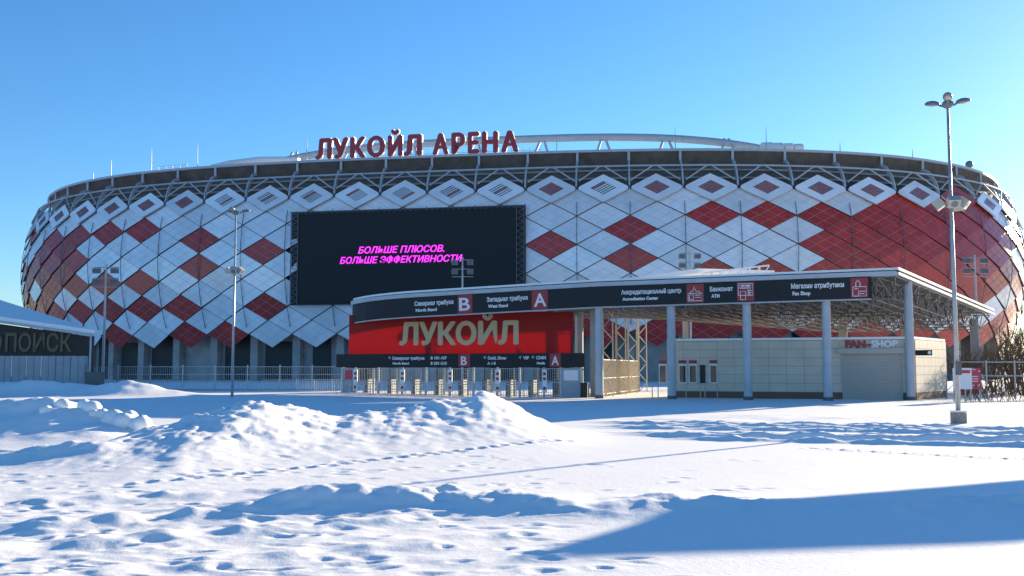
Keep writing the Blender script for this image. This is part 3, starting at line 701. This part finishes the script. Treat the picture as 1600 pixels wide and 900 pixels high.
mb = MB(); n_ = 26
for i in range(n_):
    z0, z1 = i*3.0/n_, (i+1)*3.0/n_
    a, b2 = p0+FN*.03, p1+FN*.03; mb.poly([a+UP*z0,b2+UP*z0,b2+UP*(z1-.02)+FN*.03,a+UP*(z1-.02)+FN*.03]); mb.poly([a+UP*(z1-.02)+FN*.03,b2+UP*(z1-.02)+FN*.03,b2+UP*z1,a+UP*z1])
mb.build('roller_shutter', M['shutter'], tb)
mb = MB(); c = (p0+p1)/2+UP*3.08+FN*.18; mb.box(c, ((p1-p0).length+.5,.36,.34), ax=ax3); mb.build('shutter_box', M['shutter'], tb)
u = wallpx(1320); text('FAN', .62, WL+(WR-WL)*u+UP*3.32+FN*.1, DD, M['sign_red'], tb, 'shop_letters', bold=.035, ext=.05, width=LW*(wallpx(1352)-u))
u2 = wallpx(1353.5); text('-', .62, WL+(WR-WL)*u2+UP*3.32+FN*.1, DD, M['sign_red'], tb, 'shop_letters', bold=.03, ext=.05, width=LW*.018)
u = wallpx(1360); text('SHOP', .62, WL+(WR-WL)*u+UP*3.32+FN*.1, DD, M['sign_white'], tb, 'shop_letters', bold=.035, ext=.05, width=LW*(wallpx(1402)-u))
for x0, x1 in ((1029,1041),(1060,1072),(1076,1088),(1108,1120)):
    ua, ub = wallpx(x0), wallpx(x1); a, b2 = WL+(WR-WL)*ua, WL+(WR-WL)*ub; c = (a+b2)/2; wd = (b2-a).length
    mb = MB(); mb.box(c+UP*1.62+FN*.05, (wd,.10,1.30), ax=ax3); wo = mb.build('ticket_window', M['sign_white'], tb)
    mb = MB(); mb.box(c+UP*1.60+FN*.09, (wd-.12,.06,1.1), ax=ax3); mb.build('pane', M['glass'], wo)
    mb = MB(); mb.box(c+UP*2.42+FN*.06, (wd,.10,.2), ax=ax3); mb.build('window_sign', M['sign_red'], wo)
ua = wallpx(1097); c = WL+(WR-WL)*ua; mb = MB(); mb.box(c+UP*1.6+FN*.07, (.35,.12,1.2), ax=ax3); mb.build('notice_board', M['dark'], tb)
for x0, x1 in ((1022,1031),(1074,1096),(1103,1122)):
    a, b2 = WL+(WR-WL)*wallpx(x0)+FN*.9, WL+(WR-WL)*wallpx(x1)+FN*.9; mb = MB()
    mb.tube([a-UP*.2,a+UP*.95,b2+UP*.95,b2-UP*.2], .035, 6); tag(mb.build('queue_barrier', M['galv'], origin=a), 'bent tube queue barrier before the ticket windows', 'barrier', 'queue barriers at the ticket windows')
c = FP(3.82,3.3)+EN*.3; mb = MB(); mb.box(c+EN*.55+UP*2.95, (1.0,.08,.34), ax=(EN,EE,UP)); bs = mb.build('blade_sign', M['fascia'], origin=c); tag(bs, 'small black blade sign projecting beside the corner column', 'sign')
mb = MB(); cc_ = c+EN*.9+UP*2.95-EE*.045; mb.poly([cc_+EN*(.11*math.cos(a))+UP*(.11*math.sin(a)) for a in [i*math.pi/6 for i in range(12)]]); mb.build('sign_disc', M['sign_white'], bs)
# handrail by the end wall
mb = MB(); a = WR+EE*6.0+EN*.9; mb.tube([a-UP*.2, a+UP*2.2, a+UP*2.35+EE*.5, a+EE*.9+UP*2.35], .05, 6); mb.tube([a+UP*.5-EE*2.2, a+UP*.95], .04, 5); mb.tube([a-EE*2.2-UP*.2, a-EE*2.2+UP*1.5], .05, 5)
tag(mb.build('handrail', M['galv']), 'bent steel handrail beside the sunlit end wall', 'handrail')

# ------------------------------------------------------------------ left building
lb = empty('side_pavilion', (-38, 76, 0), 'dark pavilion with drooping snow roof and ochre sign letters', 'building')
mb = MB(); C_ = Vector((-30.9,75,4.5)); Dn = Vector((-60,75,8.6)); Ri = Vector((-66,108,12.5)); th = UP*.3
mb.poly([C_+th,Ri+th,Dn+th][::-1]); mb.poly([C_,Ri,Dn])
for a, b2 in ((C_,Dn),(Dn,Ri),(Ri,C_)): mb.poly([a,b2,b2+th,a+th])
mb.build('snow_roof', M['snow'], lb)
mb = MB(); mb.box((C_+Dn)/2-UP*.08-Vector((0,.12,0)), ((Dn-C_).length,.12,.18), ax=((C_-Dn).normalized(), Vector((0,1,0)), Vector((0,1,0)).cross((Dn-C_).normalized()))); mb.build('eave', M['steel'], lb)
wy = 76.
mb = MB(); mb.poly([(-31.6,wy,2.9),(-60,wy,2.9),(-60,wy,8.3),(-31.6,wy,4.35)][::-1]); mb.poly([(-31.6,wy,0),(-31.6,wy+.6,0),(-31.6,wy+.6,4.4),(-31.6,wy,4.4)]); mb.build('sign_wall', M['darkwall'], lb)
text('ПОИСК', 1.85, (-38.0+.0,wy-.06,3.25), (1,0,0), M['yellow'], lb, 'sign_letters', bold=.04, ext=.03, width=5.0)
text('О', 1.85, (-39.25,wy-.06,3.25), (1,0,0), M['yellow'], lb, 'sign_letters', bold=.04, ext=.03, width=1.0)
text('КИН', 1.85, (-42.6,wy-.06,3.25), (1,0,0), M['yellow'], lb, 'sign_letters', bold=.04, ext=.03, width=3.1)
for i in range(24):
    x = -31.9-i*1.1; mb = MB(); mb.box((x-.52, wy-.3, 1.4), (1.04,.05,3.0)); mb.box((x-.52, wy-.34, 1.4), (.08,.06,3.0)); mb.box((x, wy-.35, 1.4), (.07,.10,3.05)); mb.build('siding_panel', M['siding'], lb, origin=(x,wy-.3,0))
mb = MB(); mb.tube([(-31.3,75.2,-.2),(-31.3,75.2,4.4)], .07, 6); mb.build('corner_post', M['steel'], lb)
c = Vector((-31.0,75.4,0)); mb = MB(); mb.box(c+UP*.8, (1.2,.6,1.7)); mb.box(c+UP*1.68, (1.3,.7,.06)); tag(mb.build('utility_box', M['steel_d'], origin=c), 'grey utility cabinet at the corner of the dark pavilion', 'cabinet')

# ------------------------------------------------------------------ perimeter fence
fe = empty('mesh_fence', (-22, 80, 0), 'grey metal mesh fence before the stadium piers', 'fence')
fx = [-33.6+2.55*i for i in range(9)]
for i, x in enumerate(fx):
    mb = MB(); mb.box((x, 80, 1.0), (.1,.1,2.5)); mb.build('fence_post', M['galv'], fe, origin=(x,80,0))
    if i < 8:
        mb = MB()
        for j in range(1, 17): mb.tube([(x+j*.15,80,.25),(x+j*.15,80,2.1)], .016, 3, cap=False)
        for z in (.25,.9,1.5,2.1): mb.tube([(x,80,z),(x+2.55,80,z)], .03, 4, cap=False)
        mb.box((x+1.27,80.02,.12), (2.5,.03,.5)); mb.build('mesh_panel', M['galv'], fe)
for i in range(5):
    x = -18.8+i*1.35; mb = MB(); mb.tube([(x,76.5,0),(x,76.5,1.0),(x+1.2,76.5,1.0),(x+1.2,76.5,0)], .025, 5)
    for j in range(1, 7): mb.tube([(x+j*.17,76.5,.15),(x+j*.17,76.5,1.0)], .012, 3)
    mb.tube([(x,76.5,.15),(x+1.2,76.5,.15)], .02, 4); o = mb.build('crowd_barrier', M['galv'], origin=(x,76.5,0)); o.location.z = .15
    tag(o, 'portable crowd barrier standing in snow before the mesh fence', 'barrier', 'crowd barriers in a row')

# ------------------------------------------------------------------ lamps
def ax_of(a): return (Vector((math.cos(a),math.sin(a),0)), Vector((-math.sin(a),math.cos(a),0)), UP)
def lamp(x, y, H, label, rot, block=True):
    z0 = gz(x, y); L_ = empty('street_lamp', (x, y, z0), label, 'street lamp')
    o = Vector((x, y, z0)); mb = MB()
    mb.tube([o-UP*.3, o+UP*H*.35, o+UP*(H-.2)], [.09,.078,.05], 12); mb.build('pole', M['galv'], L_, smooth=True)
    if block:
        mb = MB(); mb.box(o+UP*.10, (.42,.42,.6)); mb.build('foundation_block', M['block'], L_)
        mb = MB(); mb.box(o+UP*.44, (.45,.45,.06)); mb.build('snow_cap', M['snow'], L_)
        mb = MB(); mb.box(o+UP*2.0-Vector((0,.15,0)), (.2,.06,.5)); mb.build('hatch', M['steel_d'], L_)
    mb = MB(); mb.ellipsoid(o+UP*(H-.05), (.22,.22,.16), nu=10, nv=6); mb.build('hub', M['lampgrey'], L_, smooth=True)
    for a in (0, 2.09, 4.19):
        ax = ax_of(rot+a); arm = o+UP*(H-.1); tip = arm+ax[0]*.28+UP*.04
        mb = MB(); mb.tube([arm, tip, tip+ax[0]*.10+UP*.09], .04, 6); hd = mb.build('lamp_arm', M['lampgrey'], L_)
        c = tip+ax[0]*.34+UP*.14; mb = MB(); tl = (ax[0]*math.cos(.18)+UP*math.sin(.18), ax[1], UP*math.cos(.18)-ax[0]*math.sin(.18))
        mb.ellipsoid(c, (.30,.17,.13), ax=tl, nu=14, nv=8, cut=-.35); h2 = mb.build('lamp_head', M['lampgrey'], L_, smooth=True)
        mb = MB(); mb.ellipsoid(c-tl[2]*.035, (.21,.12,.05), ax=tl, nu=12, nv=6); mb.build('lens', M['lens'], h2, smooth=True)
    zz = H*.68
    mb = MB(); mb.tube([o+UP*(zz-.12), o+UP*(zz+.12)], .2, 10); mb.build('collar', M['lampgrey'], L_)
    for a in (.5, 2.6, 4.4, 5.6):
        ax = ax_of(rot+a); c = o+UP*zz+ax[0]*.42; dn = (ax[0]*.8-UP*.6).normalized(); sd = ax[1]; up2 = sd.cross(dn)
        mb = MB(); mb.box(c, (.34,.42,.34), ax=(dn,sd,up2)); mb.tube([o+UP*zz, c], .04, 5); fl = mb.build('floodlight', M['lens'], L_, origin=c)
        mb = MB(); mb.tube([c+dn*.172, c+dn*.178], [.13,.11], 12); mb.build('lens', M['lampgrey'], fl)
    return L_
lamp(xat(1495,37), 37.0, zat(165,37,1477)-gz(xat(1495,37),37)+.1, 'tall three-headed lamp post on a concrete block beside the fan shop', .12)
lamp(xat(363.5,65), 65.0, zat(330,65,368)-.2, 'tall three-headed lamp post standing before the mesh fence and diamond facade', .4, False)
def mast(x, y, top, label, parts=True):
    z0 = 0; o = Vector((x, y, z0)); ms = empty('floodlight_mast', o, label, 'light mast', 'floodlight masts near the stadium')
    mb = MB(); mb.tube([o-UP*.3, o+UP*top], [.13,.08], 8); mb.build('pole', M['galv'], ms)
    for dz in (-.25, -1.15, -1.9):
        mb = MB(); mb.tube([o+UP*(top+dz)-Vector((1.05,0,0)), o+UP*(top+dz)+Vector((1.05,0,0))], .04, 5); mb.build('crossbar', M['galv'], ms)
    for dz in (-.55, -1.45):
        for sx in (-.75, .75):
            c = o+Vector((sx,-.1,top+dz)); mb = MB(); mb.box(c, (.6,.35,.42)); f_ = mb.build('floodlight', M['lampgrey'], ms, origin=c)
            mb = MB(); mb.box(c+Vector((0,-.18,-.02)), (.5,.02,.32)); mb.build('lens', M['steel_d'], f_)
    return ms
mast(xat(161,84), 84, zat(413,84,161), 'floodlight mast beside the dark pavilion')
mast(xat(722,98), 98, zat(402,98,722), 'floodlight mast rising in front of the video screen')
mast(xat(1080,98), 98, zat(392,98,1080), 'floodlight mast rising behind the canopy between red diamonds')
mast(xat(1529,88), 88, zat(398,88,1529), 'floodlight mast behind the bare bushes at the canopy end')

# ------------------------------------------------------------------ right side: boards, hedge, bushes, fence
def board(x, y, w_, h_, z0, mats, label):
    r = empty('poster_board', (x,y,gz(x,y)), label, 'sign'); mb = MB(); mb.box((x,y,z0+h_/2), (w_,.08,h_)); mb.build('panel', mats[0], r)
    for s_ in (-1,1): mb = MB(); mb.tube([(x+s_*w_*.45,y+.06,-.2),(x+s_*w_*.45,y+.06,z0+h_)], .04, 5); mb.build('leg', M['galv'], r)
    return r
bd = board(xat(1503,60), 60, 1.1, 1.25, .75, (M['sign_white'],), 'white notice board with red heading beside the hedge')
mb = MB(); mb.box((xat(1503,60),59.94,1.78), (.9,.02,.18)); mb.build('heading', M['poster_r'], bd)
bd = board(xat(1519,60.5), 60.5, .95, 1.25, .75, (M['poster_r'],), 'red patterned poster board beside the hedge')
mb = MB()
for i in range(16):
    x = xat(1519,60.5)+random.uniform(-.4,.4); z = random.choice((random.uniform(.8,.98), random.uniform(1.75,1.96))); mb.box((x,60.44,z), (random.uniform(.06,.2),.015,random.uniform(.03,.07)))
for z in (1.5,1.36,1.22): mb.box((xat(1519,60.5)+.05,60.44,z), (.5,.015,.05))
mb.build('pattern', M['sign_white'], bd)
def shrub(x, y, h, spread, n, label, group='bare shrubs', nm='bare_shrub', depth=4):
    z0 = gz(x, y) if y < 118 else 0; r = empty(nm, (x,y,z0), label, 'shrub' if nm == 'bare_shrub' else 'tree', group); mb = MB()
    def br(p, d, L_, rad, lv):
        q_ = p+d*L_*.5+Vector((random.uniform(-.06,.06),random.uniform(-.06,.06),0))*L_; e = q_+(d+Vector((random.uniform(-.25,.25),random.uniform(-.25,.25),.1))).normalized()*L_*.5
        mb.tube([p,q_,e], [rad,rad*.8,rad*.55], 3, cap=False)
        if lv:
            for _ in range(3 if lv > 1 else 4):
                nd_ = (d+Vector((random.gauss(0,.5),random.gauss(0,.5),random.gauss(.1,.35)))).normalized(); br(p.lerp(e, random.uniform(.45,1)), nd_, L_*random.uniform(.5,.75), rad*.55, lv-1)
    for i in range(n):
        a = random.uniform(0,6.28); d = Vector((math.cos(a)*spread,math.sin(a)*spread,1)).normalized()
        br(Vector((x+random.uniform(-.3,.3)*(n > 1),y+random.uniform(-.3,.3)*(n > 1),z0-.1)), d, h*.45, .035*h/2.5 if n > 1 else .05*h/2.5, depth-1)
    mb.build('twigs', M['bark'], r); return r
for i, (px, Y, h) in enumerate(((1500,76,4.6),(1516,72,4.0),(1533,78,4.4),(1560,74,3.6),(1580,80,5.5),(1596,74,4.6),(1612,78,6.0),(1508,82,5.0),(1548,84,5.2),(1590,90,7.0),(1630,84,7.5),(1572,96,7.0))):
    shrub(xat(px,Y), Y, h, .5, 6, 'leafless brown bush growing beyond the canopy end')
for px, Y in ((1100,92),(1085,95),(1120,94),(1200,95),(1225,96),(1300,98),(1060,95)):
    shrub(xat(px,Y), Y, 4.6, .5, 4, 'leafless bush seen behind the ticket building roof', 'bare shrubs behind the ticket building', depth=4)
for i in range(11):
    x = 27.5+i*.62; shrub(x, 61.5+.15*i, 1.5, .6, 7, 'low leafless hedge plant in the hedge row', 'hedge plants in a row', depth=4)
for (x, y, h) in ((46,62,9),(52,72,10),(41,52,8),(56,58,11),(38,46,6),(60,80,11)):
    shrub(x, y, h, .3, 2, 'tall leafless tree right of the hedge', 'bare trees right of the hedge', 'bare_tree', 5)
shrub(-118, 205, 16, .25, 2, 'distant leafless tree behind the dark pavilion', None, 'bare_tree', 5)
rf = empty('rail_fence', (34, 66, 0), 'pale steel rail fence beside the hedge', 'fence')
for i in range(9):
    x = 29.0+i*2.0; y = 66+.3*i; mb = MB(); mb.tube([(x,y,-.2),(x,y,2.5)], .05, 6); mb.build('fence_post', M['galv'], rf)
for z in (1.5, 2.4):
    mb = MB(); mb.tube([(29,66,z),(45,68.4,z)], .04, 5); mb.build('rail', M['galv'], rf)
# snow lumps on the left pile
for i, (px, py, r) in enumerate(((146,640,.36),(162,646,.30),(180,650,.42),(196,655,.45),(205,648,.36),(170,655,.26),(215,660,.30),(224,660,.44),(150,652,.22),(134,634,.3),(188,661,.22),(74,658,.25),(100,634,.28))):
    Y = 29.2-.25*(py-640)/10; x = xat(px, Y); z = zat(py+4, Y, px); zg = gz(x, Y); z = min(max(z, zg+r*.15), zg+r*.7)
    mb = MB(); r *= .72; mb.ellipsoid((x,Y,z), (r*random.uniform(.9,1.2), r, r*random.uniform(.7,.9)), nu=14, nv=9, jit=.05)
    tag(mb.build('snow_lump', M['snow'], smooth=True, origin=(x,Y,z)), 'rounded lump of snow rolled onto the ploughed snow pile', 'snow lump', 'snow lumps on the pile')
# added slab roof, out of frame right; outline cut to shade the near snow
cot = 1/math.tan(SUN_EL); zs = 5.0; sh = SUN_H*(zs*cot)
foot = [Vector(p)+sh for p in ((2.9,14.7,0),(1.0,11.8,0),(7.0,13.1,0),(14.2,16.6,0),(16.0,21.9,0),(9.4,18.5,0))]
sc_ = (foot[0]+foot[3])/2; st = empty('shade_slab', sc_, 'added unseen flat roof on steel posts, shaped to shade the near snow', 'shade_slab')
mb = MB(); th = UP*.3
mb.poly([p+UP*zs+th for p in foot]); mb.poly([p+UP*zs for p in foot][::-1])
for i in range(len(foot)): a, b2 = foot[i]+UP*zs, foot[(i+1) % len(foot)]+UP*zs; mb.poly([a,b2,b2+th,a+th])
mb.build('roof', M['steel'], st)
mb = MB(); mb.poly([sc_+(p-sc_)*.985+UP*(zs+.42) for p in foot])
for i in range(len(foot)): a, b2 = sc_+(foot[i]-sc_)*.985+UP*(zs+.302), sc_+(foot[(i+1) % len(foot)]-sc_)*.985+UP*(zs+.302); mb.poly([a,b2,b2+UP*.118,a+UP*.118])
mb.build('roof_snow', M['snow'], st)
for c in (sc_+(foot[3]-sc_)*.8, sc_+(foot[4]-sc_)*.8, sc_+(foot[2]-sc_)*.55, sc_+(foot[5]-sc_)*.5): mb = MB(); mb.tube([c-UP*.5, c+UP*zs], .12, 8); mb.build('post', M['galv'], st, origin=c)
